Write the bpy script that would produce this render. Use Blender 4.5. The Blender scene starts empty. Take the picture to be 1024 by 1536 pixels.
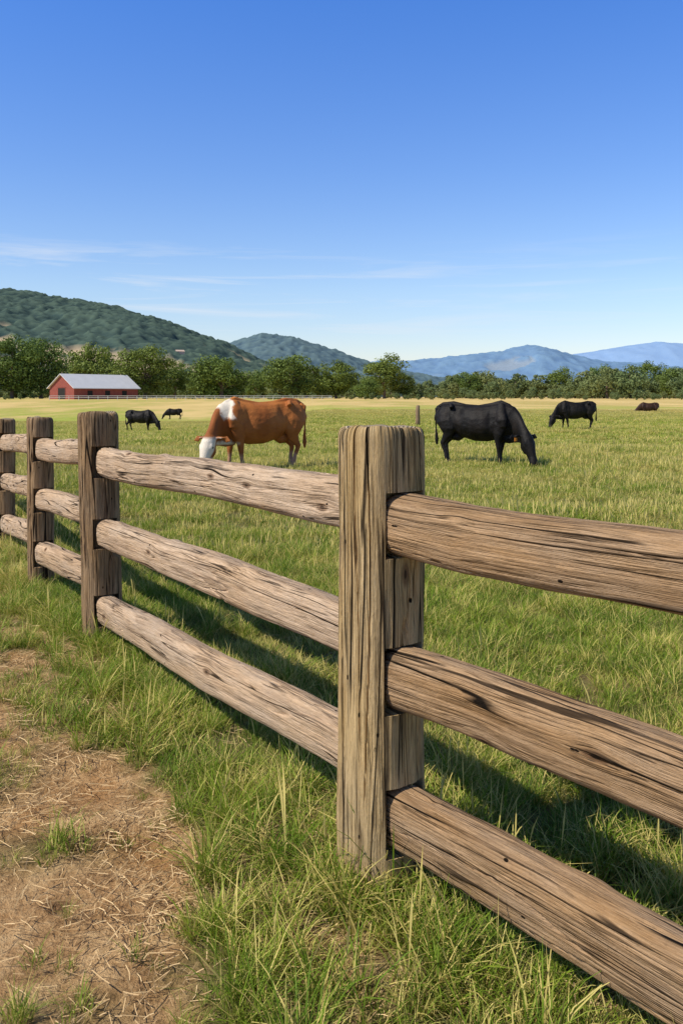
import bpy, math, random
import numpy as np
from mathutils import Vector, Matrix
random.seed(4); rng=np.random.default_rng(7)
scene=bpy.context.scene
COL=scene.collection

# ------------------------------------------------------------ noise helpers
def _h(ix,iy,s):
    v=np.sin(ix*127.1+iy*311.7+s*74.7)*43758.5453
    return v-np.floor(v)
def vn(x,y,s=0):
    x=np.asarray(x,float); y=np.asarray(y,float)
    ix=np.floor(x); iy=np.floor(y); fx=x-ix; fy=y-iy
    fx=fx*fx*(3-2*fx); fy=fy*fy*(3-2*fy)
    a=_h(ix,iy,s); b=_h(ix+1,iy,s); c=_h(ix,iy+1,s); d=_h(ix+1,iy+1,s)
    return (a*(1-fx)+b*fx)*(1-fy)+(c*(1-fx)+d*fx)*fy
def fbm(x,y,s=0,o=4):
    r=0; a=.5; t=0
    for i in range(o):
        r=r+a*vn(x*2**i,y*2**i,s+i*3.3); t+=a; a*=.5
    return r/t
def ss(a,b,x):
    t=np.clip((np.asarray(x,float)-a)/(b-a),0,1); return t*t*(3-2*t)
R=math.radians

# ------------------------------------------------------------ mesh helpers
def mesh_obj(name,verts,faces,mats=(),smooth=True,link=True,parent=None):
    me=bpy.data.meshes.new(name); me.from_pydata([tuple(v) for v in verts],[],[tuple(f) for f in faces])
    me.update()
    for m in mats: me.materials.append(m)
    if smooth: me.shade_smooth()
    ob=bpy.data.objects.new(name,me)
    if link: COL.objects.link(ob)
    if parent: ob.parent=parent
    return ob
def empty(name,loc=(0,0,0)):
    e=bpy.data.objects.new(name,None); e.location=loc; e.empty_display_size=.2
    COL.objects.link(e); return e
def fattr(me,name,vals,dom='POINT'):
    a=me.attributes.new(name,'FLOAT',dom); a.data.foreach_set('value',np.asarray(vals,dtype=np.float32).ravel())

# ------------------------------------------------------------ material helpers
class M:
    def __init__(s,name):
        s.m=bpy.data.materials.new(name); s.m.use_nodes=True; s.t=s.m.node_tree; s.t.nodes.clear()
        s.out=s.t.nodes.new('ShaderNodeOutputMaterial')
    def n(s,ty,ins=None,**p):
        nd=s.t.nodes.new(ty)
        for k,v in p.items(): setattr(nd,k,v)
        if ins:
            for k,v in ins.items():
                if isinstance(v,bpy.types.NodeSocket): s.t.links.new(v,nd.inputs[k])
                else: nd.inputs[k].default_value=v
        return nd
    def math(s,op,a,b=0.0,c=None,clamp=False):
        d={0:a,1:b}
        if c is not None: d[2]=c
        return s.n('ShaderNodeMath',d,operation=op,use_clamp=clamp).outputs[0]
    def mul(s,a,b): return s.math('MULTIPLY',a,b)
    def add(s,a,b): return s.math('ADD',a,b)
    def mr(s,v,a,b,c=0.0,d=1.0):
        return s.n('ShaderNodeMapRange',{0:v,1:a,2:b,3:c,4:d}).outputs[0]
    def mix(s,f,a,b,bt='MIX'):
        nd=s.t.nodes.new('ShaderNodeMix'); nd.data_type='RGBA'; nd.blend_type=bt; nd.clamp_factor=True
        for idx,v in ((0,f),(6,a),(7,b)):
            if isinstance(v,bpy.types.NodeSocket): s.t.links.new(v,nd.inputs[idx])
            else: nd.inputs[idx].default_value=v if idx==0 else (tuple(v)+(1,))[:4]
        return nd.outputs[2]
    def vec(s,x,y,z=0.0):
        return s.n('ShaderNodeCombineXYZ',{0:x,1:y,2:z}).outputs[0]
    def noise(s,v,scale,detail=3,rough=.5,dist=0.0):
        return s.n('ShaderNodeTexNoise',{'Vector':v,'Scale':scale,'Detail':detail,'Roughness':rough,'Distortion':dist}).outputs[0]
    def ramp(s,v,stops):
        nd=s.n('ShaderNodeValToRGB',{0:v}); e=nd.color_ramp.elements
        while len(e)<len(stops): e.new(.5)
        for el,(p,c) in zip(e,stops): el.position=p; el.color=tuple(c)+(1,)
        return nd.outputs[0]
    def bsdf(s,col,rough=.8,bump=None,bdist=.01,bstr=1.0,spec=.3,link=True):
        d={'Base Color':col if isinstance(col,bpy.types.NodeSocket) else tuple(col)+(1,),'Roughness':rough,'Specular IOR Level':spec}
        if bump is not None:
            d['Normal']=s.n('ShaderNodeBump',{'Height':bump,'Distance':bdist,'Strength':bstr}).outputs[0]
        b=s.n('ShaderNodeBsdfPrincipled',d).outputs[0]
        if link: s.t.links.new(b,s.out.inputs[0])
        return b
    def surf(s,sock): s.t.links.new(sock,s.out.inputs[0])

def simple(name,col,rough=.8,var=.25,scale=5,spec=.3):
    m=M(name); tc=m.n('ShaderNodeTexCoord').outputs['Object']
    f=m.noise(tc,scale,4)
    c=m.mix(f,[x*(1-var) for x in col],[min(1,x*(1+var)) for x in col])
    m.bsdf(c,rough,spec=spec); return m.m

# ---- wood
def wood(name,light,mid,dark,warm,grey=(.36,.31,.26),greyamt=.5,deep=1.0,k=1.0):
    light,mid,dark,warm,grey=[[c*k for c in q] for q in (light,mid,dark,warm,grey)]
    m=M(name)
    uv=m.n('ShaderNodeUVMap').outputs[0]
    sp=m.n('ShaderNodeSeparateXYZ',{0:uv}); u,v=sp.outputs[0],sp.outputs[1]
    rnd=m.n('ShaderNodeObjectInfo').outputs['Random']
    off=m.mul(rnd,57.0)
    ku=m.add(m.mul(u,1.9),off); kv=m.mul(v,4.5)
    vo=m.n('ShaderNodeTexVoronoi',{'Vector':m.vec(ku,kv,0.0),'Scale':1.0},voronoi_dimensions='2D')
    d=vo.outputs['Distance']
    py=m.n('ShaderNodeSeparateXYZ',{0:vo.outputs['Position']}).outputs[1]
    dv=m.math('SUBTRACT',kv,py)
    kr=m.n('ShaderNodeSeparateXYZ',{0:vo.outputs['Color']}).outputs[0]
    has=m.mr(kr,.50,.55)
    e=m.mul(m.math('EXPONENT',m.mul(m.math('POWER',m.math('DIVIDE',d,.15),2.0),-1.0)),has)
    w1=m.math('SUBTRACT',m.noise(m.vec(m.mul(u,1.4),m.mul(v,2.5),off),1.0,2),.5)
    v2=m.add(m.math('SUBTRACT',v,m.mul(m.mul(dv,e),.17)),m.mul(w1,.03))
    def P(a,b,z=0.0): return m.vec(m.mul(u,a),m.mul(v2,b),m.add(off,z))
    fine=m.noise(P(14.0,420.0),1.0,3,.6)
    grain=m.noise(P(3.5,150.0,3.),1.0,4,.65)
    streak=m.noise(P(1.6,42.0,5.),1.0,4,.6)
    broad=m.noise(P(.9,9.0,7.),1.0,4,.55)
    blotch=m.noise(P(3.0,12.0,11.),1.0,5,.6)
    blot2=m.noise(m.vec(m.mul(u,1.6),m.mul(v,4.0),m.add(off,30.)),1.0,3,.6)
    speck=m.noise(m.vec(m.mul(u,60.),m.mul(v,140.),off),1.0,3,.7)
    def crk(a,b,z,w,ms,mo,lo,hi):
        r=m.math('ABSOLUTE',m.math('SUBTRACT',m.noise(P(a,b,z),1.0,1,.5),.5))
        kk=m.mr(m.noise(P(ms,mo,z+40.),1.0,2),lo,hi)
        return m.mul(m.mr(r,w*.3,w,1.,0.),kk)
    c1=crk(.45,11.0,9.,.0085*deep,1.6,5.,.47,.54)
    c2=crk(.9,30.0,19.,.016*deep,2.0,12.,.49,.57)
    c3=crk(2.2,95.0,29.,.045,3.5,24.,.46,.58)
    val=m.add(m.add(m.mul(streak,.36),m.mul(grain,.42)),m.mul(broad,.22))
    col=m.ramp(val,[(.37,dark),(.48,mid),(.60,light)])
    col=m.mix(m.mr(blot2,.30,.75,0.,.6),col,warm)
    col=m.mix(m.mr(blotch,.38,.75,0.,greyamt),col,grey)
    col=m.mix(m.mr(fine,.36,.58,.42,0.),col,[x*.6 for x in dark])
    col=m.mix(m.mr(speck,.60,.72,0.,.40),col,[x*.5 for x in dark])
    # weather-darkened stains along the grain
    stain=m.noise(P(1.1,16.0,61.),1.0,5,.65)
    col=m.mix(m.mr(stain,.54,.72,0.,.55),col,[x*.8 for x in dark])
    col=m.mix(m.mul(m.mr(d,.085,.05,0.,.7),has),col,(.12,.06,.03))
    col=m.mix(m.mul(m.mr(d,.035,.02,0.,.8),has),col,(.02,.012,.008))
    hv=m.n('ShaderNodeTexVoronoi',{'Vector':m.vec(m.add(m.mul(u,9.),off),m.mul(v,16.),0.),'Scale':1.0},voronoi_dimensions='2D')
    hr=m.n('ShaderNodeSeparateXYZ',{0:hv.outputs['Color']}).outputs[1]
    hole=m.mul(m.mr(hv.outputs['Distance'],.045,.07,1.,0.),m.mr(hr,.88,.90))
    col=m.mix(m.mul(c3,.65),col,[x*.4 for x in dark])
    col=m.mix(m.mul(c2,.92),col,(.03,.019,.011))
    col=m.mix(m.math('MAXIMUM',c1,hole),col,(.012,.008,.005))
    hgt=m.add(m.mul(streak,.6),m.add(m.mul(grain,.8),m.add(m.mul(fine,.35),m.mul(speck,.25))))
    hgt=m.math('SUBTRACT',hgt,m.add(m.add(m.mul(c1,1.6),hole),m.add(m.mul(c2,1.0),m.mul(c3,.4))))
    m.bsdf(col,.9,hgt,.0105,1.0,.1)
    return m.m
m_post=wood('weathered_post_wood',(.74,.54,.28),(.56,.39,.185),(.25,.155,.065),(.62,.42,.18),(.55,.45,.31),.4,2.5,.94)
m_rail=wood('weathered_rail_wood',(.74,.55,.38),(.58,.415,.275),(.32,.205,.125),(.59,.39,.22),(.55,.46,.37),.55,1.2,.96)
m_rail2=wood('weathered_brown_rail_wood',(.64,.43,.25),(.44,.275,.145),(.19,.11,.053),(.53,.295,.12),(.46,.36,.265),.5,1.7,.86)
m_post2=wood('weathered_dark_post_wood',(.48,.33,.19),(.33,.21,.11),(.14,.085,.045),(.40,.24,.11),(.36,.29,.21),.4,1.8,.95)
def endgrain():
    m=M('end_grain'); tc=m.n('ShaderNodeTexCoord').outputs['Generated']
    p=m.n('ShaderNodeVectorMath',{0:tc,1:(.5,.5,1.)},operation='SUBTRACT').outputs[0]
    sp=m.n('ShaderNodeSeparateXYZ',{0:p})
    q=m.vec(sp.outputs[0],sp.outputs[1],0.)
    w=m.n('ShaderNodeTexWave',{'Vector':q,'Scale':7.0,'Distortion':2.0,'Detail':3.0},wave_type='RINGS',rings_direction='Z').outputs['Fac']
    n=m.noise(q,14,4)
    c=m.mix(w,(.30,.22,.13),(.55,.43,.28)); c=m.mix(m.mr(n,.5,.7,0,.8),c,(.14,.10,.06))
    m.bsdf(c,.9,m.add(w,n),.006); return m.m
m_end=endgrain()

# ------------------------------------------------------------ layout constants
P=[(1.886,.25),(.114,2.545),(-1.375,4.99),(-2.21,6.39),(-3.20,8.27),(-4.55,10.85)]
PH=[1.31,1.312,1.312,1.248,1.19,1.2]
P1=np.array(P[1])
def fence_so(x,y):
    dx=x-P1[0]; dy=y-P1[1]
    return dx*-.56+dy*.83, dx*-.83+dy*-.56     # along, offset to the left
def gz(x,y):
    x=np.asarray(x,float); y=np.asarray(y,float)
    left=np.clip((-x-2)/8,0,1)
    z=-1.22*np.exp(-((y-100)/60)**2)*left*ss(14,40,y)
    z=z+.8*ss(150,250,y)
    z=z+.05*(fbm(x*.12,y*.12,5)-.5)*ss(8,16,y)
    z=z+.03*(fbm(x*1.3,y*1.3,9)-.5)*ss(60,5,y)
    return z
def dirt_fn(x,y):
    s,o=fence_so(x,y)
    edge=.28+.34*ss(1.0,-.6,s)
    n=fbm(x*3.1,y*3.1,11,4)-.5
    n2=fbm(x*11,y*11,14,3)-.5
    d=ss(-.2,.2,o-edge+n*1.05+n2*.35)*ss(2.6,2.2,o+n)
    def g(cx,cy,rx,ry): return np.exp(-((x-cx)/rx)**2-((y-cy)/ry)**2)
    pat=g(-1.27,3.2,.17,.2)+.95*g(-1.05,4.2,.48,.26)+.6*g(-.95,2.68,.28,.10)+.6*g(-.72,1.95,.2,.1)+.5*g(-1.9,5.6,.3,.5)
    d=d-pat*(.7+.9*(vn(x*9,y*9,3)))
    d=np.maximum(d,.6*g(.60,1.95,.12,.18)*(.4+1.2*vn(x*7,y*7,13)))
    return np.clip(d,0,1)*ss(13,10,y)
def thin_fn(x,y):
    s,o=fence_so(x,y)
    n=fbm(x*4.2,y*4.2,31,4)
    return np.clip(ss(-.2,.4,o)*ss(.43,.63,n)*.95+.4*ss(.58,.70,n),0,1)*ss(12,8,y)

# ------------------------------------------------------------ ground
def sp_axis(near_lo,near_hi,step,far_lo,far_hi,g=1.12):
    a=list(np.arange(near_lo,near_hi,step)); st=step; v=a[-1]
    while v<far_hi: st*=g; v+=st; a.append(v)
    st=step; v=a[0]; b=[]
    while v>far_lo: st*=g; v-=st; b.append(v)
    return np.array(b[::-1]+a)
xs=sp_axis(-3.6,2.4,.022,-9000,9000); ys=sp_axis(.8,8,.022,-60,12000,1.09)
X,Y=np.meshgrid(xs,ys); Z=gz(X,Y)
D=dirt_fn(X,Y)
Z=Z+(.026*(fbm(X*9,Y*9,21,4)-.5)+.016*D*(fbm(X*24,Y*24,23,2)-.5)-.012*D)*ss(12,6,Y)
def grid_faces(nx,ny):
    i=np.arange(nx-1); j=np.arange(ny-1); I,J=np.meshgrid(i,j); b=(J*nx+I).ravel()
    return np.stack([b,b+1,b+nx+1,b+nx],1)
m=M('pasture_ground')
pos=m.n('ShaderNodeNewGeometry').outputs['Position']
dirt=m.n('ShaderNodeAttribute',attribute_name='dirt').outputs['Fac']
thin=m.n('ShaderNodeAttribute',attribute_name='thin').outputs['Fac']
spx=m.n('ShaderNodeSeparateXYZ',{0:pos}); py=spx.outputs[1]; pxx=spx.outputs[0]
sv=m.n('ShaderNodeVectorMath',{0:pos,1:(1,.35,1)},operation='MULTIPLY').outputs[0]
fine=m.noise(pos,42,6,.68); med=m.noise(pos,6,5,.62); big=m.noise(pos,.45,4,.55); huge=m.noise(sv,.06,4,.6); mm=m.noise(pos,2.1,4,.6)
soil=m.ramp(m.add(m.mul(fine,.4),m.mul(med,.6)),[(.36,(.18,.10,.045)),(.47,(.42,.25,.115)),(.61,(.64,.43,.22))])
soil=m.mix(m.mr(mm,.48,.66,0.,.6),soil,(.50,.26,.10))
under=m.mix(fine,(.07,.075,.02),(.22,.19,.07))
under=m.mix(m.mul(thin,.8),under,m.mix(fine,(.25,.16,.075),(.52,.38,.19)))
f3=m.noise(pos,1.6,5,.7)
farg=m.mix(m.mr(f3,.3,.7),(.21,.26,.035),(.45,.48,.085))
farg=m.mix(m.mr(big,.45,.75,0,.5),farg,(.52,.45,.14))
gold=m.mix(m.mr(huge,.35,.65),(.50,.37,.13),(.68,.50,.20))
side=m.mr(pxx,-40.,40.,0.,.45)
gf=m.math('ADD',m.add(m.mr(py,80.,160.,0.,1.),side),m.mr(huge,.42,.62,-.6,.45),clamp=True)
gf=m.mul(gf,m.mr(py,50.,85.))
farg=m.mix(gf,farg,gold)
grassc=m.mix(m.mr(py,10.,40.),under,farg)
col=m.mix(dirt,grassc,soil)
m.bsdf(col,.95,m.add(fine,med),.025,1.,.1)
m_ground=m.m
g=mesh_obj('ground',np.stack([X.ravel(),Y.ravel(),Z.ravel()],1).tolist(),grid_faces(len(xs),len(ys)).tolist(),[m_ground])
fattr(g.data,'dirt',D); fattr(g.data,'thin',thin_fn(X,Y))

# ------------------------------------------------------------ lofted fence timbers
def loft(name,rings,v_perim,u,mats,parent=None):
    n,k,_=rings.shape
    verts=rings.reshape(-1,3)
    i=np.arange(n-1)[:,None]; j=np.arange(k)[None,:]; j2=(j+1)%k
    F=np.stack([i*k+j,i*k+j2,(i+1)*k+j2,(i+1)*k+j],-1).reshape(-1,4)
    U0=np.repeat(u[:-1],k); U1=np.repeat(u[1:],k)
    V0=np.tile(v_perim[:-1],n-1); V1=np.tile(v_perim[1:],n-1)
    uv=np.stack([np.stack([U0,V0],1),np.stack([U0,V1],1),np.stack([U1,V1],1),np.stack([U1,V0],1)],1).reshape(-1,2)
    faces=F.tolist(); verts=verts.tolist(); mi=[0]*len(faces)
    for e in (0,1):
        base=0 if e==0 else (n-1)*k
        c=np.mean(rings[0 if e==0 else -1],0); verts.append(c.tolist()); ci=len(verts)-1
        for q in range(k):
            a,b=base+q,base+(q+1)%k
            faces.append((ci,b,a) if e==0 else (ci,a,b)); mi.append(1)
    uv=np.vstack([uv,np.zeros((k*2*3,2))])
    ob=mesh_obj(name,verts,faces,mats,parent=parent)
    l=ob.data.uv_layers.new(name='UVMap'); l.data.foreach_set('uv',uv.astype(np.float32).ravel())
    ob.data.polygons.foreach_set('material_index',mi)
    return ob
def sup(th,a,b,n): return (np.abs(np.cos(th)/a)**n+np.abs(np.sin(th)/b)**n)**(-1/n)
def rail(name,p0,p1,h,t,seed,mat,parent,step=.01,k=96):
    p0=np.array(p0); p1=np.array(p1); L=np.linalg.norm(p1-p0); ax=(p1-p0)/L
    side=np.cross(ax,[0,0,1]); side/=np.linalg.norm(side); up=np.cross(side,ax)
    n=int(L/step); s=np.linspace(0,L,n)
    th=np.linspace(0,2*np.pi,k,endpoint=False)-np.pi/2
    S,T=np.meshgrid(s,th,indexing='ij')
    r=sup(T,t/2,h/2,2.9)
    V=(T+np.pi/2)*(h+t)/4*1.1
    r=r*(1+.08*(fbm(S*1.1,V*0+seed,seed,3)-.5)+.15*(fbm(S*.8,V*10,seed+3,3)-.5)+.08*(fbm(S*5,V*18,seed+4,3)-.5))
    r=r-.003*np.abs(fbm(S*1.8,V*60,seed+5,2)-.5)*2
    for q,(fr,am,wd) in enumerate(((9,.009,.009),(15,.006,.010))):
        cr=np.abs(fbm(S*.6,V*fr,seed+8+4*q,2)-.5); r=r-am*np.clip(1-cr/wd,0,1)*ss(.45,.55,vn(S*1.2,V*6,seed+2+q*5))
    for q in range(3):
        s0=L*(.15+.3*q+.2*_h(q,seed,1)); t0=.3+2.6*_h(q,seed,2)
        r=r+.008*np.exp(-((S-s0)/.05)**2-((T-t0)/.35)**2)
    endt=np.minimum(S,L-S); r=r*(1-.12*np.clip(1-endt/.03,0,1)**2)
    cx=.03*(fbm(s*.9,s*0,seed+20,2)-.5); cz=.024*(fbm(s*.8,s*0,seed+31,2)-.5)
    fade=np.clip(np.minimum(s,L-s)/.3,0,1); cx=cx*fade; cz=cz*fade
    RR=p0+S[...,None]*ax+(r*np.cos(T)+cx[:,None])[...,None]*side+(r*np.sin(T)+cz[:,None])[...,None]*up
    vp=np.append(th,th[0]+2*np.pi)+np.pi/2
    return loft(name,RR,vp*(h+t)/4*1.1,s,[mat,m_end],parent=parent)
def post(name,xy,H,half,bdir,slots,seed,mat,parent,lean=(0,0),step=.006,k=180):
    bx=np.array([bdir[0],bdir[1]]); bx/=np.linalg.norm(bx); by=np.array([-bx[1],bx[0]])
    z=np.concatenate([np.arange(-.25,H-.035,step),H-.035+.035*np.array([.2,.4,.6,.78,.9,.97,1.0])])
    sc=np.concatenate([np.ones(len(np.arange(-.25,H-.035,step))),[.995,.985,.97,.945,.91,.87,.82]])
    th=np.linspace(0,2*np.pi,k,endpoint=False)+np.pi
    Zs,T=np.meshgrid(z,th,indexing='ij')
    V=(T-np.pi)*half*1.12
    r=sup(T,half,half*.96,3.0)*sc[:,None]
    r=r*(1+.05*(fbm(Zs*1.7,V*0,seed,3)-.5)+.11*(fbm(Zs*1.0,V*10,seed+3,3)-.5)+.05*(fbm(Zs*4,V*16,seed+4,3)-.5))
    r=r-.004*np.abs(fbm(Zs*1.5,V*50,seed+5,2)-.5)*2
    for q,(fr,am,wd) in enumerate(((9,.018,.013),(17,.012,.016))):
        cr=np.abs(fbm(Zs*.5,V*fr,seed+8+q*5,2)-.5); r=r-am*np.clip(1-cr/wd,0,1)*ss(.36,.46,vn(Zs*1.1,V*5,seed+2+q*9))
    lx=r*np.cos(T); ly=r*np.sin(T)
    for zc,sh,sw in slots:
        msk=(np.abs(Zs-zc)<sh/2)&(np.abs(ly)<sw/2)&(lx>0)
        lx=np.where(msk,np.minimum(lx,half*.5),lx)
    ztop=np.where(Zs>H-.05,Zs+.018*(vn(lx*25,ly*25,seed)-.5)*ss(H-.05,H,Zs),Zs)
    wx=xy[0]+lx*bx[0]+ly*by[0]+lean[0]*Zs; wy=xy[1]+lx*bx[1]+ly*by[1]+lean[1]*Zs
    RR=np.stack([wx,wy,ztop],-1)
    vp=np.append(th,th[0]+2*np.pi)-np.pi
    ob=loft(name,RR,vp*half*1.12,z,[mat,m_end],parent=parent)
    ob.data.set_sharp_from_angle(angle=R(48))
    return ob
fence=empty('wooden_rail_fence')
names=['top','middle','bottom']
secs=[ (0,1,[(1.038,1.038),(.60,.60),(.20,.205)]),
       (1,2,[(1.077,1.03),(.685,.625),(.331,.19)]),
       (2,3,[(1.07,1.02),(.70,.648),(.345,.255)]),
       (3,4,[(1.04,.965),(.71,.60),(.38,.20)]),
       (4,5,[(1.0,1.0),(.62,.62),(.25,.25)]) ]
slots={i:[] for i in range(6)}
for a,b,zz in secs:
    pa=np.array(P[a]); pb=np.array(P[b]); d=pb-pa; L=np.linalg.norm(d); d/=L
    for q,(za,zb) in enumerate(zz):
        A=pa+d*.06; B=pb-d*.065
        h=[.162,.158,.168][q] if a else [.171,.174,.180][q]
        rail(f'{names[q]}_rail_{a}',[A[0],A[1],za],[B[0],B[1],zb],h,.122,a*10+q*3+1.5,m_rail2 if a==0 else m_rail,fence,step=.008 if a<2 else .02,k=170 if a<2 else 64)
        slots[b].append((zb,h+.010,.136))
for i in range(6):
    o=P[i-1] if i>0 else (2*P[0][0]-P[1][0],2*P[0][1]-P[1][1])
    bd=(o[0]-P[i][0],o[1]-P[i][1])
    half=[.116,.117,.112,.096,.09,.09][i]
    post(f'post_{i}',P[i],PH[i],half,bd,slots[i],i*7+2.2,m_post if i<2 else m_post2,fence,lean=[(0,0),(0,0),(-.02,0),(-.008,0),(0,0),(0,0)][i],step=.005 if i<3 else .012,k=270 if i<3 else 100)

# ------------------------------------------------------------ grass
def grass_mat(name,trans=.35,dry=0.0):
    m=M(name)
    pos=m.n('ShaderNodeNewGeometry').outputs['Position']
    a=m.n('ShaderNodeAttribute',attribute_name='rnd').outputs['Fac']; t=m.n('ShaderNodeAttribute',attribute_name='hgt').outputs['Fac']
    oi=m.n('ShaderNodeObjectInfo').outputs['Random']
    big=m.noise(pos,.38,4,.55); md=m.noise(pos,2.2,3,.6); pt=m.noise(pos,.9,4,.65)
    sx=m.n('ShaderNodeSeparateXYZ',{0:pos}); py=sx.outputs[1]
    c=m.mix(a,(.13,.225,.014),(.34,.45,.042))
    c=m.mix(m.mr(oi,0,1,0,.6),c,(.42,.48,.055))
    c=m.mix(m.mr(md,.42,.62,.55,0.),c,(.09,.19,.017))
    c=m.mix(m.mr(py,6.,20.,0.,.35),c,(.46,.50,.065))
    c=m.mix(m.mul(m.mr(pt,.50,.38),m.mr(py,4.,9.,0.,.5)),c,(.15,.27,.022))
    dm=m.add(m.mr(big,.42,.62,0,.65),m.add(m.mr(md,.48,.70,0,.5),m.mr(py,4.,40.,dry,dry+.30)))
    dm=m.add(dm,m.mr(pt,.55,.68,0.,.5))
    isdry=m.mr(m.add(dm,m.mul(m.math('SUBTRACT',a,.68),1.8)),.05,.55,0.,.9)
    c=m.mix(isdry,c,(.74,.60,.21))
    side=m.mr(sx.outputs[0],-25.,25.,.35,.8)
    c=m.mix(m.mul(m.mr(py,50.,88.),side),c,(.66,.52,.20))
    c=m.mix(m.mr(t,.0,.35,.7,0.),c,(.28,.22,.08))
    b=m.bsdf(c,.6,spec=.2,link=False)
    tr=m.n('ShaderNodeBsdfTranslucent',{'Color':c}).outputs[0]
    m.surf(m.n('ShaderNodeMixShader',{0:trans,1:b,2:tr}).outputs[0]); return m.m
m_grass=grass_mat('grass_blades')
def straw_m():
    m=M('dry_straw'); a=m.n('ShaderNodeAttribute',attribute_name='rnd').outputs['Fac']
    m.bsdf(m.mix(a,(.33,.20,.09),(.74,.54,.29)),.8,spec=.15); return m.m
m_straw=straw_m()
def tuft(name,nb,rad,hmin,hmax,w,spread,mat,seed,flat=False,coll=None,seedheads=0):
    r=random.Random(seed); V=[];F=[];A=[];H=[]
    for b in range(nb):
        rr=rad*math.sqrt(r.random()); th=r.random()*6.283
        x=rr*math.cos(th); y=rr*math.sin(th); z=-.01
        az=th+r.gauss(0,1.0) if r.random()<.6 else r.random()*6.283
        h=hmin+(hmax-hmin)*r.random()**1.4; lean=spread*(.25+r.random())
        dx,dy=math.cos(az),math.sin(az); px,py_=-dy,dx
        tw=r.gauss(0,.6); px,py_=px*math.cos(tw)-py_*math.sin(tw),px*math.sin(tw)+py_*math.cos(tw)
        ww=w*(.6+.8*r.random()); rn=r.random(); i0=len(V)
        if flat:
            z=.003+.014*r.random(); tz=r.gauss(0,.010)
            for t in (0,.5,1):
                bend=.12*h*math.sin(t*3.14)*(rn-.5)*2
                cx=x+dx*h*t+px*bend; cy=y+dy*h*t+py_*bend; cz=max(.002,z+tz*t)
                V+= [(cx-px*ww,cy-py_*ww,cz),(cx+px*ww,cy+py_*ww,cz+.001)]; A+=[rn]*2; H+=[1,1]
            F+=[(i0,i0+1,i0+3,i0+2),(i0+2,i0+3,i0+5,i0+4)]; continue
        if b<seedheads:
            h=hmax*1.25; lean=.35*r.random(); ww=w*.5; rn=1.3
        for t,wk in ((0,.8),(.38,1.),(.72,.72)):
            cx=x+dx*h*lean*t**1.7; cy=y+dy*h*lean*t**1.7; cz=z+h*t*(1-.28*lean*t)
            if b<seedheads and t>.7: wk=4
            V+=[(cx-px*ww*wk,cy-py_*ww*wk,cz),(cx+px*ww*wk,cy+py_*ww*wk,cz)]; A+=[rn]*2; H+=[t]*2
        V.append((x+dx*h*lean,y+dy*h*lean,z+h*(1-.32*lean))); A.append(rn); H.append(1)
        F+=[(i0,i0+1,i0+3,i0+2),(i0+2,i0+3,i0+5,i0+4),(i0+4,i0+5,i0+6)]
    ob=mesh_obj(name,V,F,[mat],link=False)
    fattr(ob.data,'rnd',A); fattr(ob.data,'hgt',H)
    coll.objects.link(ob)
def instancer(name,pts,rot,scl,idx,coll):
    me=bpy.data.meshes.new(name); me.from_pydata(pts.tolist(),[],[])
    a=me.attributes.new('irot','FLOAT_VECTOR','POINT'); a.data.foreach_set('vector',rot.astype(np.float32).ravel())
    a=me.attributes.new('iscl','FLOAT_VECTOR','POINT'); a.data.foreach_set('vector',scl.astype(np.float32).ravel())
    a=me.attributes.new('iidx','INT','POINT'); a.data.foreach_set('value',idx.astype(np.int32))
    ob=bpy.data.objects.new(name,me); COL.objects.link(ob)
    ng=bpy.data.node_groups.new(name,'GeometryNodeTree')
    ng.interface.new_socket('Geometry',in_out='INPUT',socket_type='NodeSocketGeometry')
    ng.interface.new_socket('Geometry',in_out='OUTPUT',socket_type='NodeSocketGeometry')
    gi=ng.nodes.new('NodeGroupInput'); go=ng.nodes.new('NodeGroupOutput')
    ip=ng.nodes.new('GeometryNodeInstanceOnPoints'); ci=ng.nodes.new('GeometryNodeCollectionInfo')
    ci.inputs['Collection'].default_value=coll; ci.inputs['Separate Children'].default_value=True; ci.inputs['Reset Children'].default_value=True
    def na(nm,ty):
        n=ng.nodes.new('GeometryNodeInputNamedAttribute'); n.data_type=ty; n.inputs['Name'].default_value=nm; return n.outputs[0]
    L=ng.links.new
    L(gi.outputs[0],ip.inputs['Points']); L(ci.outputs[0],ip.inputs['Instance']); ip.inputs['Pick Instance'].default_value=True
    L(na('iidx','INT'),ip.inputs['Instance Index']); L(na('irot','FLOAT_VECTOR'),ip.inputs['Rotation']); L(na('iscl','FLOAT_VECTOR'),ip.inputs['Scale'])
    L(ip.outputs[0],go.inputs[0])
    md=ob.modifiers.new('scatter','NODES'); md.node_group=ng
    return ob
def scatter_pts(y0,y1,dens,mx=1.3):
    w=.40*y1+mx; n=int((y1-y0)*2*w*dens)
    x=rng.uniform(-w,w,n); y=rng.uniform(y0,y1,n)
    k=np.abs(x)<.40*y+mx
    return x[k],y[k]
def do_scatter(name,x,y,s,coll,nvar,zs=1.0):
    n=len(x); z=gz(x,y)
    rot=np.stack([rng.normal(0,.06,n),rng.normal(0,.06,n),rng.uniform(0,6.283,n)],1)
    scl=np.stack([s,s,s*zs],1)
    return instancer(name,np.stack([x,y,z],1),rot,scl,rng.integers(0,nvar,n),coll)
c1=bpy.data.collections.new('grass_tufts_near')
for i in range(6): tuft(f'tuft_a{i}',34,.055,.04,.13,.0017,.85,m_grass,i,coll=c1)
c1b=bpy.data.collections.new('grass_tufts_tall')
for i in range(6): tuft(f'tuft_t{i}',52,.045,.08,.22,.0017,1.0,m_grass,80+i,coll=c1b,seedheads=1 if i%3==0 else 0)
c2=bpy.data.collections.new('grass_tufts_mid')
for i in range(5): tuft(f'tuft_b{i}',190,.22,.04,.14,.0030,.8,m_grass,20+i,coll=c2,seedheads=3)
c2b=bpy.data.collections.new('grass_clumps_mid')
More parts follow.
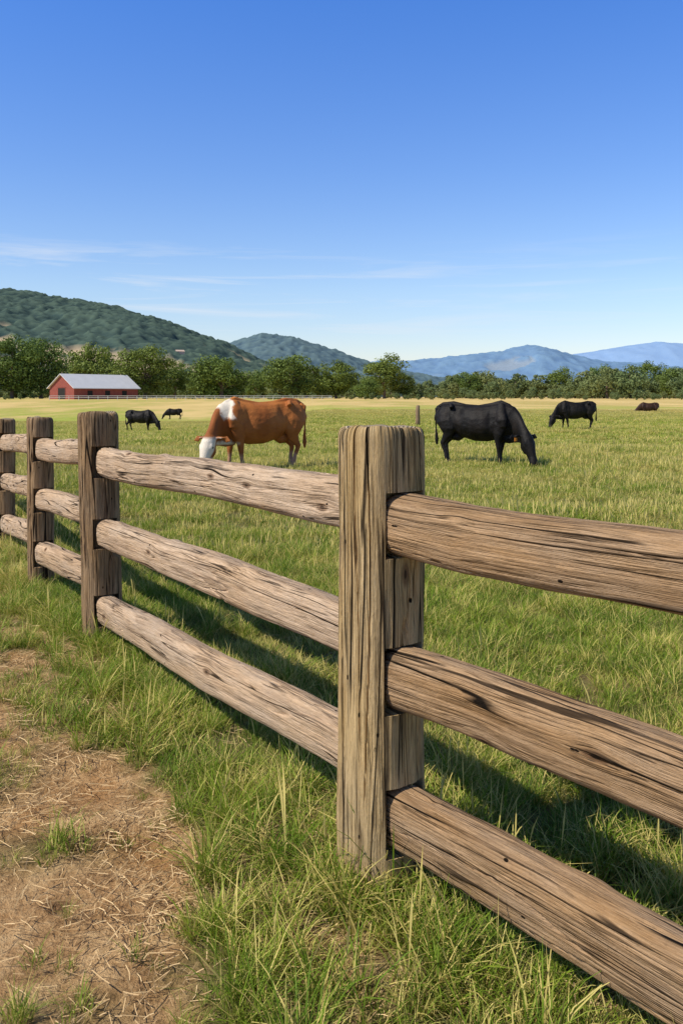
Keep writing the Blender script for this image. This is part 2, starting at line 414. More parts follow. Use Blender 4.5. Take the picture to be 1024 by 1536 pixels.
for i in range(4): tuft(f'tuft_m{i}',110,.10,.08,.22,.0033,1.0,m_grass,90+i,coll=c2b,seedheads=2)
c3=bpy.data.collections.new('grass_tufts_far')
for i in range(4): tuft(f'tuft_c{i}',260,.65,.05,.16,.008,.7,m_grass,40+i,coll=c3)
c4=bpy.data.collections.new('straw_pieces')
for i in range(4): tuft(f'straw_{i}',28,.11,.015,.075,.0009,.6,m_straw,60+i,flat=True,coll=c4)
x,y=scatter_pts(1.0,7.5,420)
dd=dirt_fn(x,y); tt=thin_fn(x,y); keep=rng.random(len(x))<np.clip((1-dd)**1.5*(1-.65*tt),.045,1)
x,y,dd,tt=x[keep],y[keep],dd[keep],tt[keep]
hs=(.50+.85*vn(x*2.6,y*2.6,8)**1.2)*rng.uniform(.65,1.25,len(x))*(1-.5*dd)*(1-.3*tt)
do_scatter('grass',x,y,hs,c1,6)
x,y=scatter_pts(1.0,8.5,105); dd=dirt_fn(x,y); s_,o_=fence_so(x,y)
pr=ss(.45,.64,fbm(x*1.9,y*1.9,51,3))*.85+.08+.30*ss(3.2,2.2,y)
for p in P[:5]: pr=pr+1.2*np.exp(-((x-p[0])**2+(y-p[1])**2)/.11)
pr=pr+.5*np.exp(-(o_/.15)**2)
k=rng.random(len(x))<pr*np.clip(1-1.15*dd,.02,1); x,y,dd=x[k],y[k],dd[k]
hh=rng.uniform(.5,1.1,len(x))*(1-.5*dd)
hh=hh*(1+.35*np.exp(-((x-P[1][0])**2+(y-P[1][1])**2)/.12))
do_scatter('grass',x,y,hh,c1b,6)
x,y=scatter_pts(7.5,24,26); dd=dirt_fn(x,y); k=rng.random(len(x))<(1-dd); x,y=x[k],y[k]
do_scatter('grass',x,y,(.55+.7*vn(x*.8,y*.8,4))*rng.uniform(.8,1.2,len(x)),c2,5,.95)
x,y=scatter_pts(7.0,40,6.); k=rng.random(len(x))<ss(.46,.64,fbm(x*.7,y*.35,53,3))*ss(60,20,y); x,y=x[k],y[k]
do_scatter('grass',x,y,rng.uniform(.6,1.25,len(x)),c2b,4)
x,y=scatter_pts(24,90,2.4)
do_scatter('grass',x,y,(.6+.6*vn(x*.4,y*.4,4))*rng.uniform(.8,1.2,len(x)),c3,4,.9)
x,y=scatter_pts(1.0,9,170); dd=np.maximum(dirt_fn(x,y),.9*thin_fn(x,y)); s_,o_=fence_so(x,y)
k=(rng.random(len(x))<np.where(o_>-.3,.10+.9*dd,.05)*(.35+.9*vn(x*5,y*5,77))); x,y=x[k],y[k]
do_scatter('straw_litter',x,y,rng.uniform(.5,1.3,len(x)),c4,4)

# ------------------------------------------------------------ cows
def tube(V,F,st,k=16):
    st=[np.array(s,float) for s in st]; n=len(st); b=len(V)
    for i,s in enumerate(st):
        a=st[max(0,i-1)][:3]; c=st[min(n-1,i+1)][:3]; t=c-a; t/=np.linalg.norm(t)
        lat=np.array([0,1.,0])-t*t[1]
        if np.linalg.norm(lat)<.3: lat=np.array([1.,0,0])-t*t[0]
        lat/=np.linalg.norm(lat); nn=np.cross(t,lat)
        for j in range(k):
            th=2*math.pi*j/k
            V.append(tuple(s[:3]+lat*s[3]*math.cos(th)+nn*s[4]*math.sin(th)))
    for i in range(n-1):
        for j in range(k):
            F.append((b+i*k+j,b+i*k+(j+1)%k,b+(i+1)*k+(j+1)%k,b+(i+1)*k+j))
    F.append(tuple(b+j for j in range(k))[::-1]); F.append(tuple(b+(n-1)*k+j for j in range(k)))
def cow_mesh(legs=(0,0,0,0),horns=False):
    V=[];F=[]
    tube(V,F,[(-.99,0,1.15,.06,.09),(-.965,0,1.12,.15,.19),(-.89,0,1.085,.215,.26),(-.72,0,1.055,.25,.305),(-.5,0,1.01,.255,.325),(-.28,0,.945,.32,.365),
              (-.05,0,.905,.36,.395),(.18,0,.905,.345,.40),(.40,0,.945,.29,.39),(.58,0,.98,.235,.385),(.72,0,.955,.18,.345),(.86,0,.885,.135,.275),
              (1.00,0,.795,.112,.22),(1.13,0,.70,.10,.182),(1.23,0,.63,.095,.15)],24)
    tube(V,F,[(-.97,0,1.25,.04,.04),(-.86,0,1.325,.055,.05),(-.60,0,1.36,.07,.04),(-.3,0,1.305,.055,.03),(0,0,1.285,.05,.03),(.3,0,1.325,.055,.04),(.52,0,1.385,.055,.04),(.7,0,1.30,.045,.05),(.85,0,1.165,.04,.05)],10)
    hx=.06
    tube(V,F,[(1.10+hx,0,.72,.08,.08),(1.155+hx,0,.655,.125,.13),(1.21+hx,0,.555,.138,.155),(1.255+hx,0,.445,.138,.150),(1.31+hx,0,.325,.102,.122),(1.36+hx,0,.215,.080,.096),(1.40+hx,0,.125,.090,.088),(1.43+hx,0,.06,.086,.074),(1.435+hx,0,.02,.05,.05)],18)
    for s in (-1,1):
        tube(V,F,[(1.12+hx,s*.05,.52,.04,.06),(1.16+hx,s*.07,.42,.05,.07),(1.23+hx,s*.05,.30,.035,.05)],10)
        tube(V,F,[(1.24+hx,s*.08,.60,.03,.03),(1.29+hx,s*.115,.53,.035,.03),(1.31+hx,s*.11,.47,.025,.025)],8)
    tube(V,F,[(.52,0,.60,.08,.10),(.70,0,.585,.075,.11),(.86,0,.60,.045,.10),(1.0,0,.57,.022,.07),(1.10,0,.52,.018,.05)],12)
    tube(V,F,[(-.35,0,.64,.05,.06),(-.48,0,.60,.12,.10),(-.6,0,.62,.11,.11),(-.68,0,.70,.05,.06)],12)
    for s in (-1,1):
        tube(V,F,[(-.60,s*.12,1.32,.05,.04),(-.57,s*.20,1.30,.055,.05),(-.55,s*.255,1.24,.045,.05)],10)
        tube(V,F,[(-.90,s*.07,1.26,.04,.04),(-.98,s*.10,1.22,.045,.045),(-.96,s*.11,1.13,.04,.04)],10)
        tube(V,F,[(.55,s*.08,1.34,.05,.08),(.57,s*.18,1.16,.07,.12),(.63,s*.235,.98,.075,.14),(.62,s*.225,.84,.07,.12)],14)
    k=0
    for s in (-1,1):
        f=legs[k]; k+=1
        tube(V,F,[(.56,s*.15,1.05,.09,.16),(.57,s*.20,.88,.092,.165),(.53,s*.195,.70,.080,.12),(.50+f*.25,s*.175,.53,.056,.074),(.50+f*.45,s*.165,.41,.052,.056),(.50+f*.52,s*.162,.36,.044,.048),(.495+f*.6,s*.16,.27,.034,.037),(.495+f*.8,s*.16,.17,.034,.038),(.50+f*.9,s*.16,.12,.043,.047),(.515+f*.95,s*.16,.075,.038,.042),(.53+f,s*.16,.045,.048,.058),(.545+f,s*.16,.0,.056,.07)],14)
        f=legs[k]; k+=1
        tube(V,F,[(-.72,s*.13,1.12,.12,.22),(-.69,s*.18,.94,.13,.24),(-.65,s*.20,.78,.105,.185),(-.69+f*.2,s*.185,.64,.070,.115),(-.78+f*.35,s*.172,.53,.048,.074),(-.835+f*.4,s*.165,.46,.045,.060),(-.825+f*.5,s*.162,.39,.037,.047),(-.79+f*.7,s*.16,.25,.034,.039),(-.775+f*.85,s*.16,.14,.043,.047),(-.76+f*.9,s*.16,.085,.038,.042),(-.745+f,s*.16,.05,.048,.058),(-.73+f,s*.16,.0,.056,.07)],14)
        tube(V,F,[(1.12+hx,s*.08,.65,.035,.035),(1.10+hx,s*.15,.67,.055,.028),(1.085+hx,s*.23,.665,.085,.024),(1.08+hx,s*.31,.645,.070,.022),(1.085+hx,s*.37,.62,.035,.015),(1.09+hx,s*.40,.61,.012,.01)],12)
        if horns: tube(V,F,[(1.09+hx,s*.06,.74,.03,.03),(1.08+hx,s*.13,.78,.022,.022),(1.09+hx,s*.17,.84,.012,.012)],8)
    tube(V,F,[(-.90,0,1.31,.04,.04),(-1.0,0,1.26,.035,.035),(-1.045,.01,1.05,.024,.024),(-1.045,.02,.80,.020,.020),(-1.035,.02,.66,.032,.032),(-1.03,.03,.52,.046,.046),(-1.03,.03,.40,.02,.02)],8)
    return V,F
def cow_mat(kind):
    m=M(kind+'_hide'); tc=m.n('ShaderNodeAttribute',attribute_name='rest').outputs['Vector']
    sp=m.n('ShaderNodeSeparateXYZ',{0:tc}); x,y,z=sp.outputs
    hair=m.noise(m.n('ShaderNodeVectorMath',{0:tc,1:(12,30,30)},operation='MULTIPLY').outputs[0],2.,5,.65)
    n=m.noise(tc,4,4,.6); n2=m.noise(tc,1.8,3)
    nz=m.mul(m.math('SUBTRACT',n,.5),.25)
    if kind=='black':
        c=m.mix(m.mr(n,.4,.7),(.005,.0042,.004),(.016,.012,.010)); rough,sp_=.58,.2
    elif kind=='dark':
        c=m.mix(n,(.02,.010,.006),(.06,.025,.012)); rough,sp_=.6,.3
    else:
        c=m.mix(m.mr(n2,.35,.65),(.31,.095,.022),(.54,.195,.048))
        c=m.mix(m.mr(hair,.4,.7,0.,.35),c,(.20,.06,.018))
        c=m.mix(m.mul(m.mr(x,.55,.85),.6),c,(.22,.068,.018))
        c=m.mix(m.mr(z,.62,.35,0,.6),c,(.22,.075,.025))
        px=m.math('ABSOLUTE',m.math('SUBTRACT',m.add(x,nz),.76))
        top=m.mul(m.mr(px,.14,.10),m.mr(m.add(z,nz),.98,1.04))
        head=m.mul(m.mr(x,1.18,1.22),m.mr(z,.70,.64))
        line=m.add(x,m.mul(z,.48))
        fx=m.mul(m.mr(m.add(line,m.mul(nz,.3)),1.50,1.54),head)
        mz=m.mul(m.mr(m.add(z,m.mul(nz,.5)),.34,.28),m.mr(x,1.18,1.22))
        lg=m.mul(m.mr(m.add(z,nz),.36,.28),m.mr(x,.9,.85))
        chest=m.mul(m.mul(m.mr(m.add(z,nz),.60,.54),m.mr(x,.5,.6)),m.mul(m.mr(x,1.0,.95),m.mr(z,.5,.54)))
        w=m.math('MAXIMUM',m.math('MAXIMUM',top,chest),m.math('MAXIMUM',m.math('MAXIMUM',fx,mz),m.mul(lg,.2)))
        c=m.mix(w,c,(.74,.65,.53))
        c=m.mix(m.mul(m.mr(z,.09,.05),m.mr(x,1.2,1.3)),c,(.45,.28,.22))
        rough,sp_=.65,.2
    c=m.mix(m.mul(m.mr(z,.07,.05),m.mr(x,.9,.85)),c,(.03,.022,.018))
    m.bsdf(c,rough,m.add(hair,m.mul(n,1.5)),.014,.6,sp_); return m.m
m_black=cow_mat('black'); m_brown=cow_mat('brown'); m_dark=cow_mat('dark')
m_eye=simple('eye_black',(.01,.01,.01),.15,.1)
m_tag=simple('ear_tag_orange',(.80,.28,.03),.5,.1)
def cow(name,x,y,heading,scale,mat,bend=0.,legs=(0,0,0,0),horns=False,tag=False,z=None,seed=0):
    V,F=cow_mesh(legs,horns)
    tmp=mesh_obj('tmp',V,F,[])
    r=tmp.modifiers.new('fuse','REMESH'); r.mode='VOXEL'; r.voxel_size=.014
    s=tmp.modifiers.new('soft','SMOOTH'); s.factor=.5; s.iterations=4
    dg=bpy.context.evaluated_depsgraph_get(); ev=tmp.evaluated_get(dg)
    me=bpy.data.meshes.new_from_object(ev); bpy.data.objects.remove(tmp)
    n=len(me.vertices); co=np.empty(n*3,np.float32); me.vertices.foreach_get('co',co); co=co.reshape(-1,3).astype(float)
    a=me.attributes.new('rest','FLOAT_VECTOR','POINT'); a.data.foreach_set('vector',co.astype(np.float32).ravel())
    ysgn=np.sign(co[:,1]); X_,Z_=co[:,0],co[:,2]
    body=ss(.10,.2,np.abs(co[:,1]))*ss(.55,.7,Z_)
    rib=np.sin(X_*38+Z_*6)*.0012*ss(-.35,-.2,X_)*ss(.4,.3,X_)*body
    fl=-.05*np.exp(-((X_+.40)/.10)**2-((Z_-1.17)/.12)**2)*body
    sh=-.028*np.exp(-((X_-.36)/.06)**2-((Z_-1.0)/.25)**2)*body
    nz_=.035*(fbm(X_*5+3,Z_*5+ysgn*7,seed,3)-.5)*body
    co[:,1]+=ysgn*(rib+fl+sh+nz_)
    P0=.70
    t=ss(P0-.05,1.2,X_)*bend; dx=X_-P0; dy=co[:,1].copy()
    cc,s_=np.cos(t),np.sin(t); co[:,0]=np.where(X_>P0-.05,P0+dx*cc-dy*s_,co[:,0]); co[:,1]=np.where(X_>P0-.05,dx*s_+dy*cc,dy)
    me.vertices.foreach_set('co',co.astype(np.float32).ravel()); me.update()
    me.name=name; me.materials.clear(); me.materials.append(mat); me.shade_smooth()
    ob=bpy.data.objects.new(name,me); COL.objects.link(ob)
    ob.location=(x,y,float(gz(x,y)) if z is None else z); ob.rotation_euler=(0,0,heading); ob.scale=(scale,)*3
    def bp(px,py_,pz):
        t=float(ss(P0-.05,1.2,px))*bend; dx=px-P0; return (P0+dx*math.cos(t)-py_*math.sin(t),dx*math.sin(t)+py_*math.cos(t),pz)
    for s_ in (-1,1):
        bpy.ops.mesh.primitive_uv_sphere_add(segments=12,ring_count=8,radius=.024)
        e=bpy.context.object; e.name='eye'; e.data.materials.append(m_eye); e.parent=ob; e.location=bp(1.335,s_*.125,.50)
    if tag:
        bpy.ops.mesh.primitive_cube_add(size=1); e=bpy.context.object; e.name='ear_tag'; e.scale=(.012,.06,.075)
        md=e.modifiers.new('b','BEVEL'); md.width=.004
        e.data.materials.append(m_tag); e.parent=ob; e.location=bp(1.19,-.25,.59); e.rotation_euler=(0,0,bend)
    return ob
cow('brown_cow',-1.56,16.3,R(180+35),.98,m_brown,bend=R(30),legs=(.06,-.05,-.08,.1),seed=1)
cow('black_cow',2.83,17.9,R(-31),.93,m_black,bend=R(-28),legs=(.05,.08,-.06,-.06),tag=True,seed=2)
cow('black_cow',9.86,36.6,R(186),.87,m_black,bend=R(25),legs=(.1,-.05,-.1,.1),seed=3)
cow('black_cow',-11.75,50.8,R(-10),.90,m_black,bend=R(-20),legs=(.08,-.1,-.05,.08),seed=4)
cow('black_cow',-19.3,100.,R(190),.9,m_black,legs=(.08,-.1,-.05,.08))
cow('dark_brown_cow',28.3,80.,R(185),.95,m_dark,legs=(.08,-.1,-.05,.08),z=-.45)

# ------------------------------------------------------------ trees
def leaf_mat(name,dark,light):
    m=M(name); a=m.n('ShaderNodeAttribute',attribute_name='rnd').outputs['Fac']; oi=m.n('ShaderNodeObjectInfo').outputs['Random']
    c=m.mix(a,dark,light); c=m.mix(m.mr(oi,0,1,0,.45),c,[light[0]*1.35,light[1]*1.0,light[2]*.8])
    b=m.bsdf(c,.6,spec=.2,link=False); t=m.n('ShaderNodeBsdfTranslucent',{'Color':c}).outputs[0]
    m.surf(m.n('ShaderNodeMixShader',{0:.25,1:b,2:t}).outputs[0]); return m.m
m_leaf=leaf_mat('oak_leaves',(.065,.115,.025),(.19,.27,.06))
m_leaf2=leaf_mat('distant_foliage',(.10,.15,.06),(.21,.27,.10))
m_bark=simple('bark',(.15,.11,.08),.9,.4,3)
def tree_mesh(name,H,W,seed,leaf,nclump=60,nleaf=110,ls=.42,skirt=.12):
    r=np.random.default_rng(seed); V=[];F=[]
    tube(V,F,[(0,0,-.3,W*.045,W*.045),(0,0,.6,W*.03,W*.03),(.2,.1,H*.25,W*.024,W*.024),(.1,.2,H*.5,W*.015,W*.015),(0,.1,H*.8,W*.005,W*.005)],8)
    cl=[]
    for i in range(nclump):
        for _ in range(20):
            p=r.uniform(-1,1,3); q=np.linalg.norm(p)
            if .45<q<1: break
        z=H*(skirt+(1-skirt)*.5)+p[2]*H*(1-skirt)*.5*.9
        f=.92 if p[2]<0 else 1.0
        x=p[0]*W*.44*f*(1-.18*max(0,p[2])); yy=p[1]*W*.44*f
        cl.append((x,yy,z,r.uniform(.09,.19)*W))
        if i%7==0:
            tube(V,F,[(.1,.1,H*(.2+.25*r.random()),W*.014,W*.014),(x*.5,yy*.5,z*.75,W*.008,W*.008),(x,yy,z,W*.003,W*.003)],6)
    nb=len(F); A=[0.]*len(V); V=list(V)
    for (x,yy,z,rad) in cl:
        br=r.random()
        n=r.normal(size=(nleaf,3)); n/=np.linalg.norm(n,axis=1)[:,None]
        rr=rad*r.uniform(.55,1.12,nleaf)[:,None]
        c=np.array([x,yy,z])+n*rr*np.array([1,1,.75])
        nn=n+r.normal(0,.45,(nleaf,3)); nn/=np.linalg.norm(nn,axis=1)[:,None]
        t=np.cross(nn,r.normal(size=(nleaf,3))); t/=np.linalg.norm(t,axis=1)[:,None]; b=np.cross(nn,t)
        s=ls*r.uniform(.5,1.1,nleaf)[:,None]
        for q in range(nleaf):
            if c[q,2]<.2: continue
            i0=len(V); ct=c[q]; tt=t[q]*s[q]; bb=b[q]*s[q]*.6
            V+=[tuple(ct-tt),tuple(ct+bb),tuple(ct+tt),tuple(ct-bb)]; F.append((i0,i0+1,i0+2,i0+3))
            A+=[min(1,max(0,br*.6+r.random()*.4))]*4
    me=bpy.data.meshes.new(name); me.from_pydata([tuple(map(float,v)) for v in V],[],F)
    me.materials.append(m_bark); me.materials.append(leaf)
    me.polygons.foreach_set('material_index',[0]*nb+[1]*(len(F)-nb))
    fattr(me,'rnd',A); return me
tm=[tree_mesh('oak_a',16,15,1,m_leaf,80,120,.36),tree_mesh('oak_b',14,16,2,m_leaf,80,120,.36,skirt=.08),tree_mesh('oak_c',15,12,3,m_leaf,60,120,.34,skirt=.05),tree_mesh('oak_d',11,15,5,m_leaf,70,120,.36,skirt=.02)]
def put_tree(px,top,w,d,v):
    x=(px-512)/1300*d; z=float(gz(x,d)); H=(1.4+(595-top)/1300*d)-z; W=w/1300*d
    me=tm[v]; mh=[16,14,15,11][v]; mw=[15,16,12,15][v]
    ob=bpy.data.objects.new('oak_tree',me); COL.objects.link(ob); ob.location=(x,d,z-.1)
    ob.scale=(W/mw,W/mw,H/mh); ob.rotation_euler=(0,0,(px*1.7)%6.28)
for t in [(-60,500,95,250,1),(18,502,104,255,0),(62,508,88,262,1),(135,516,88,330,3),(218,520,104,258,1),(262,542,60,275,2),(300,554,50,300,0),(332,534,108,262,3),
          (384,555,48,300,2),(436,533,96,268,1),(470,558,50,310,0),(504,540,78,270,0),(548,566,44,250,3),(576,530,80,265,2),(606,558,44,270,0),
          (1085,540,90,260,1),(838,550,54,330,2),(975,541,66,330,0),(700,558,50,320,1),(905,548,60,315,3),(1010,552,60,300,1)]: put_tree(*t)
ct=bpy.data.collections.new('distant_tree_variants')
for i in range(4):
    me=tree_mesh(f'far_{i}',10,[11,9,13,8][i],30+i,m_leaf2,34,70,.5,.0)
    ob=bpy.data.objects.new(f'far_tree_{i}',me); ct.objects.link(ob)
n=380; yy=rng.uniform(320,430,n); pxs=rng.uniform(-300,1400,n); xx=(pxs-512)/1300*yy
sc=rng.uniform(.45,.9,n)*(.75+.6*vn(pxs*.013,pxs*0,3))
k2=110; yb=rng.uniform(270,325,k2); pb=rng.uniform(610,1400,k2); xb=(pb-512)/1300*yb
xx=np.append(xx,xb); yy=np.append(yy,yb); sc=np.append(sc,rng.uniform(.35,.85,k2)*(.7+.6*ss(820,900,pb)))
do_scatter('distant_trees',xx,yy,sc,ct,4)
k3=170; yc=rng.uniform(215,262,k3); pc=rng.uniform(-200,1250,k3); xc=(pc-512)/1300*yc
kk=~((pc>60)&(pc<250)); xc,yc=xc[kk],yc[kk]
do_scatter('distant_bushes',xc,yc,rng.uniform(.07,.19,len(xc))*(1+.5*(xc>20)),ct,4)

# ------------------------------------------------------------ hills
def hill_mat(name,forest_d,forest_l,dry_c,c0=.38,c1=.62):
    m=M(name); a=m.n('ShaderNodeAttribute',attribute_name='dry').outputs['Fac']
    hh=m.n('ShaderNodeAttribute',attribute_name='crown').outputs['Fac']
    pos=m.n('ShaderNodeNewGeometry').outputs['Position']
    n=m.noise(pos,.07,6,.75); n2=m.noise(pos,.012,4,.6)
    f=m.mix(m.mr(m.add(m.mul(n,.5),m.mul(hh,.5)),c0,c1),forest_d,forest_l)
    f=m.mix(m.mr(n2,.45,.7,0,.35),f,forest_l)
    d=m.mix(m.mr(n,.3,.7),[c*.75 for c in dry_c],dry_c)
    m.bsdf(m.mix(a,f,d),.95,spec=.05); return m.m
def interp_prof(prof,d):
    p=np.array(prof,float); return (p[:,0]-512)/1300*d,(595-p[:,1])/1300*d+1.4
def hill(name,prof,d,y0,y1,nx,ny,mat,tree=0.,cell=12.,dryf=0.,rough=.15,sc=.004,dry0=.56,band=(.2,.6),spot=None):
    hx,hz=interp_prof(prof,d)
    xs=np.linspace(hx[0],hx[-1],nx); ys=np.linspace(y0,y1,ny); X,Y=np.meshgrid(xs,ys)
    base=np.interp(X*(d/np.maximum(Y,1))**.35,hx,hz)
    f=np.where(Y<d,ss(y0,d,Y)**.85,ss(y1,d,Y))
    n=fbm(X*sc,Y*sc,2,5)-.5
    rid=np.abs(fbm(X*sc*1.3+Y*sc*.4,Y*sc*.6,12,4)-.5)*2
    Zb=base*f*(1+rough*n*2-rough*1.4*rid*(1-f*.75))-2+0*X
    q=fbm(X*sc*1.8,Y*sc*1.8,44,5)+dryf*(1-ss(band[0],band[1],f))-.12*ss(.65,.88,f)
    for (cx,cy,rx,ry,am) in (spot or []): q=q+am*np.exp(-((X-cx)/rx)**2-((Y-cy)/ry)**2)
    dry=np.clip(ss(dry0,dry0+.03,q),0,1)
    sp=(vn(X/cell*.45,Y/cell*.45,17)>.74)*(dry>0.5); dry=dry*(1-sp)
    t=(vn(X/cell,Y/cell,7)*.6+vn(X/cell*2.1,Y/cell*2.1,8)*.4)
    Zb=Zb+tree*t*(1-dry)*np.clip(Zb/20,0,1)
    ob=mesh_obj(name,np.stack([X.ravel(),Y.ravel(),Zb.ravel()],1).tolist(),grid_faces(nx,ny).tolist(),[mat])
    fattr(ob.data,'dry',dry); fattr(ob.data,'crown',t)
    return X,Y,Zb
mh1=hill_mat('wooded_hillside',(.032,.058,.058),(.080,.120,.092),(.55,.43,.28))
mh2=hill_mat('haze_tinted_wooded_hillside',(.065,.11,.145),(.12,.18,.19),(.44,.40,.32))  # aerial haze is mixed into the surface colour
mh3=hill_mat('distant_hills_haze_tint',(.13,.225,.37),(.17,.28,.41),(.27,.34,.42))  # blue base colour stands in for haze over the distance
mh4=hill_mat('far_hills_haze_tint',(.22,.345,.55),(.25,.38,.58),(.28,.40,.58))  # haze painted palest and bluest into the farthest hills' colour
HX=hill('wooded_hills',[(-700,470),(-300,455),(-120,445),(0,442),(60,452),(120,466),(180,473),(250,486),(300,506),(345,521),(390,546),(450,564),(560,585),(640,594)],1700,760,2500,520,360,mh1,14,11,.07,dry0=.58,band=(.40,.72),
        spot=[(-380,1400,120,60,.10),(-235,1480,90,60,.20),(-150,1400,120,110,.16)])
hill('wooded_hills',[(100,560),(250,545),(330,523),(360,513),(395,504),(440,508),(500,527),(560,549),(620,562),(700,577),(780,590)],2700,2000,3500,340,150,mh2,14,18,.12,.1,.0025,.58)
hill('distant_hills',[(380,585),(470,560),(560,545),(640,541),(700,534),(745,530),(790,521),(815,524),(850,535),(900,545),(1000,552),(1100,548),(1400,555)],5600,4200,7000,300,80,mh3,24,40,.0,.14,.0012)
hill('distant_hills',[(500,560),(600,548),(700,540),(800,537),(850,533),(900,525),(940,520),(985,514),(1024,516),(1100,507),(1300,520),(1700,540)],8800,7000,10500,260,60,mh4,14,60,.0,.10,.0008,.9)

# ------------------------------------------------------------ barn
m_red=M('red_barn_boards'); tc=m_red.n('ShaderNodeTexCoord').outputs['Object']
w=m_red.n('ShaderNodeTexWave',{'Vector':tc,'Scale':1.2,'Distortion':.3},bands_direction='DIAGONAL').outputs['Fac']
m_red.bsdf(m_red.mix(m_red.noise(tc,1.5,4),(.20,.045,.035),(.31,.09,.065)),.8,w,.03); m_red=m_red.m
m_roof=simple('metal_roof',(.62,.62,.63),.45,.12,.6,.5)
m_white=simple('weathered_white_paint',(.58,.56,.52),.6,.12)
m_tan=simple('tan_plaster',(.55,.42,.33),.8,.1)
m_darkw=simple('dark_opening',(.02,.018,.016),.8,.2)
def box(V,F,x0,x1,y0,y1,z0,z1):
    b=len(V); V+=[(x0,y0,z0),(x1,y0,z0),(x1,y1,z0),(x0,y1,z0),(x0,y0,z1),(x1,y0,z1),(x1,y1,z1),(x0,y1,z1)]
    F+=[tuple(b+i for i in f) for f in ((0,3,2,1),(4,5,6,7),(0,1,5,4),(1,2,6,5),(2,3,7,6),(3,0,4,7))]
def building(name,x,y,z,rot,W,L,eave,ridge,wall,roof,openings=True):
    e=empty(name,(x,y,z)); e.rotation_euler=(0,0,rot)
    h=W/2
    V=[(-h,0,-.6),(h,0,-.6),(h,0,eave),(0,0,ridge),(-h,0,eave),(-h,L,-.6),(h,L,-.6),(h,L,eave),(0,L,ridge),(-h,L,eave)]
    F=[(0,1,2,3,4),(5,9,8,7,6),(1,6,7,2),(0,4,9,5)]
    mesh_obj('walls',V,F,[wall],False,parent=e)
    V=[];F=[]; sl=(ridge-eave)/h; o=.6; tk=.18
    for s in (-1,1):
        b=len(V); xe=s*(h+o); ze=eave-o*sl+.08; zr=ridge+.08
        V+=[(0,-o,zr),(0,L+o,zr),(xe,L+o,ze),(xe,-o,ze),(0,-o,zr+tk),(0,L+o,zr+tk),(xe,L+o,ze+tk),(xe,-o,ze+tk)]
        F+=[tuple(b+i for i in f) for f in ((0,1,2,3),(4,7,6,5),(0,3,7,4),(3,2,6,7),(2,1,5,6))]
    mesh_obj('roof',V,F,[roof],False,parent=e)
    if openings:
        V=[];F=[]; box(V,F,-1.6,1.6,-.05,.02,-.3,eave*.95)
        for k in range(3): box(V,F,h-.02,h+.05,L*(.2+.27*k),L*(.2+.27*k)+1.6,eave*.3,eave*.75)
        mesh_obj('door_and_windows',V,F,[m_darkw],False,parent=e)
        V=[];F=[]
        for a,b in ((-1.75,-1.6),(1.6,1.75)): box(V,F,a,b,-.08,.03,-.3,eave)
        box(V,F,-1.75,1.75,-.09,.03,eave,eave+.14)
        mesh_obj('trim',V,F,[wall],False,parent=e)
    return e
bx=(93-512)/1300*232
building('red_barn',bx,232,float(gz(bx,232)),R(-38),11,21,3.1,6.6,m_red,m_roof)
wf=empty('white_board_fence'); V=[];F=[]
for i in range(30):
    x=-72+i*2.4; zz=float(gz(x,214)); box(V,F,x-.05,x+.05,213.9,214.1,zz-.2,zz+1.05)
mesh_obj('posts',V,F,[m_white],False,parent=wf)
V=[];F=[]
for zz in (.55,.98): box(V,F,-72,-72+29*2.4,213.83,213.9,.62+zz-.05,.62+zz+.05)
mesh_obj('boards',V,F,[m_white],False,parent=wf)
def on_hill(px,y):
    x=(px-512)/1300*y; i=np.argmin(np.abs(HX[0][0]-x)); j=np.argmin(np.abs(HX[1][:,0]-y)); return x,y,float(HX[2][j,i])
x,y,z=on_hill(264,1200); building('farmhouse',x,y,z+.5,R(-60),8,11,3.6,5.6,m_tan,m_tan,False)

V=[];F=[]
tube(V,F,[(0,0,-.2,.13,.13),(.01,0,.3,.12,.11),(.0,0,.75,.10,.10),(.02,0,.95,.085,.09),(.02,0,1.0,.05,.05)],12)
o=mesh_obj('wooden_stake',V,F,[simple('stake_wood',(.22,.15,.09),.9,.4,6)]); o.location=((626-512)/1300*42,42,float(gz(3.7,42)))

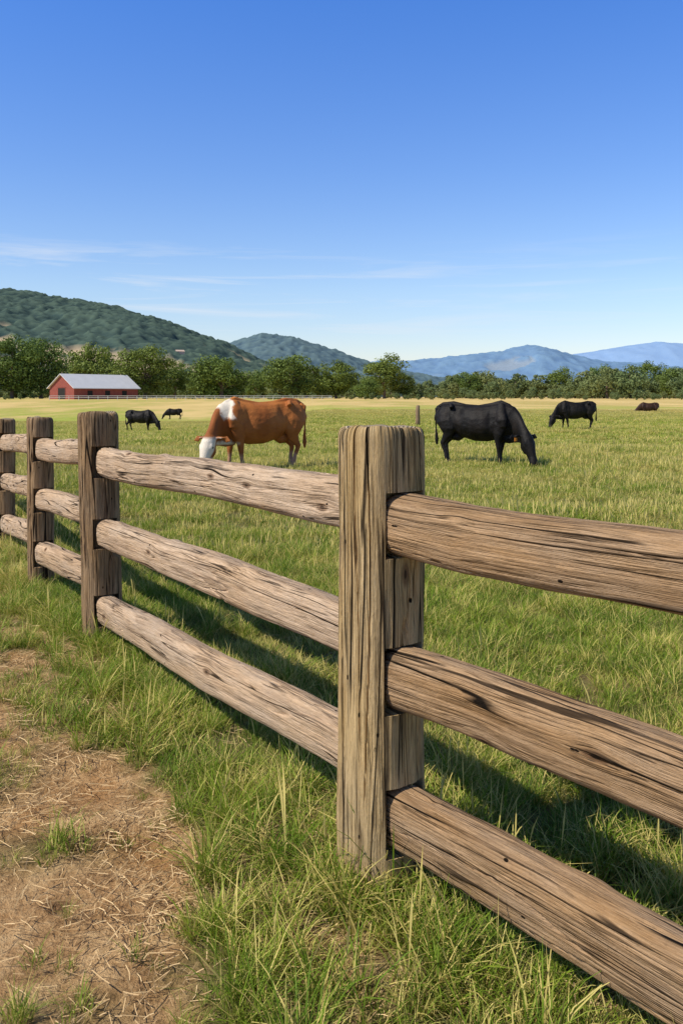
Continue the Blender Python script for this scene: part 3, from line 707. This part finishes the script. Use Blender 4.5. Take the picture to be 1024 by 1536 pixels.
# ------------------------------------------------------------ light
SUN=Vector((-.90,-.42,0)).normalized()*math.cos(R(47)); SUN.z=math.sin(R(47))
sl=bpy.data.lights.new('sun','SUN'); sl.energy=5.0; sl.angle=R(.5); sl.color=(1,.925,.79)
so=bpy.data.objects.new('sun',sl); COL.objects.link(so); so.rotation_euler=SUN.to_track_quat('Z','Y').to_euler(); so.location=(-10,-5,20)
w=bpy.data.worlds.new('World'); scene.world=w; w.use_nodes=True; t=w.node_tree; t.nodes.clear()
class W(M):
    def __init__(s): s.t=t; s.out=t.nodes.new('ShaderNodeOutputWorld')
q=W()
sky=q.n('ShaderNodeTexSky',sky_type='NISHITA'); sky.sun_disc=False; sky.sun_elevation=R(47); sky.sun_rotation=math.atan2(SUN.x,SUN.y)%(2*math.pi)
sky.air_density=1.0; sky.dust_density=.3; sky.ozone_density=3.0; sky.altitude=200
tc=q.n('ShaderNodeTexCoord').outputs['Generated']; sp=q.n('ShaderNodeSeparateXYZ',{0:tc})
el=sp.outputs[2]
cv=q.vec(q.add(q.mul(sp.outputs[0],2.4),4.3),q.mul(sp.outputs[1],2.4),q.mul(el,40.0))
cn=q.noise(cv,1.3,6,.62,.6)
cm=q.mul(q.mr(cn,.49,.74,0.,.75),q.mul(q.mr(el,.03,.07),q.mr(el,.18,.145)))
cm=q.mul(cm,q.mr(sp.outputs[0],.25,-.25,.4,1.))
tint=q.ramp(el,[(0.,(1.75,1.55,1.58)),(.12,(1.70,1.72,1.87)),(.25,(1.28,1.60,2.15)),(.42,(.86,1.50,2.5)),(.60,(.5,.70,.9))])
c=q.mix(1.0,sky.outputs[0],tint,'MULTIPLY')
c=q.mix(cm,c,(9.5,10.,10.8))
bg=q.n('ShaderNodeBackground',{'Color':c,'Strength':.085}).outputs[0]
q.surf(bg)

# ------------------------------------------------------------ camera
cd=bpy.data.cameras.new('camera'); cam=bpy.data.objects.new('camera',cd); COL.objects.link(cam)
cam.location=(0,0,1.4); cam.rotation_euler=(R(90),0,0); cd.sensor_width=36; cd.lens=36*1300/1536; cd.shift_y=-173/1536
cd.clip_start=.05; cd.clip_end=30000
scene.camera=cam
scene.view_settings.view_transform='Standard'; scene.view_settings.look='None'; scene.view_settings.exposure=0
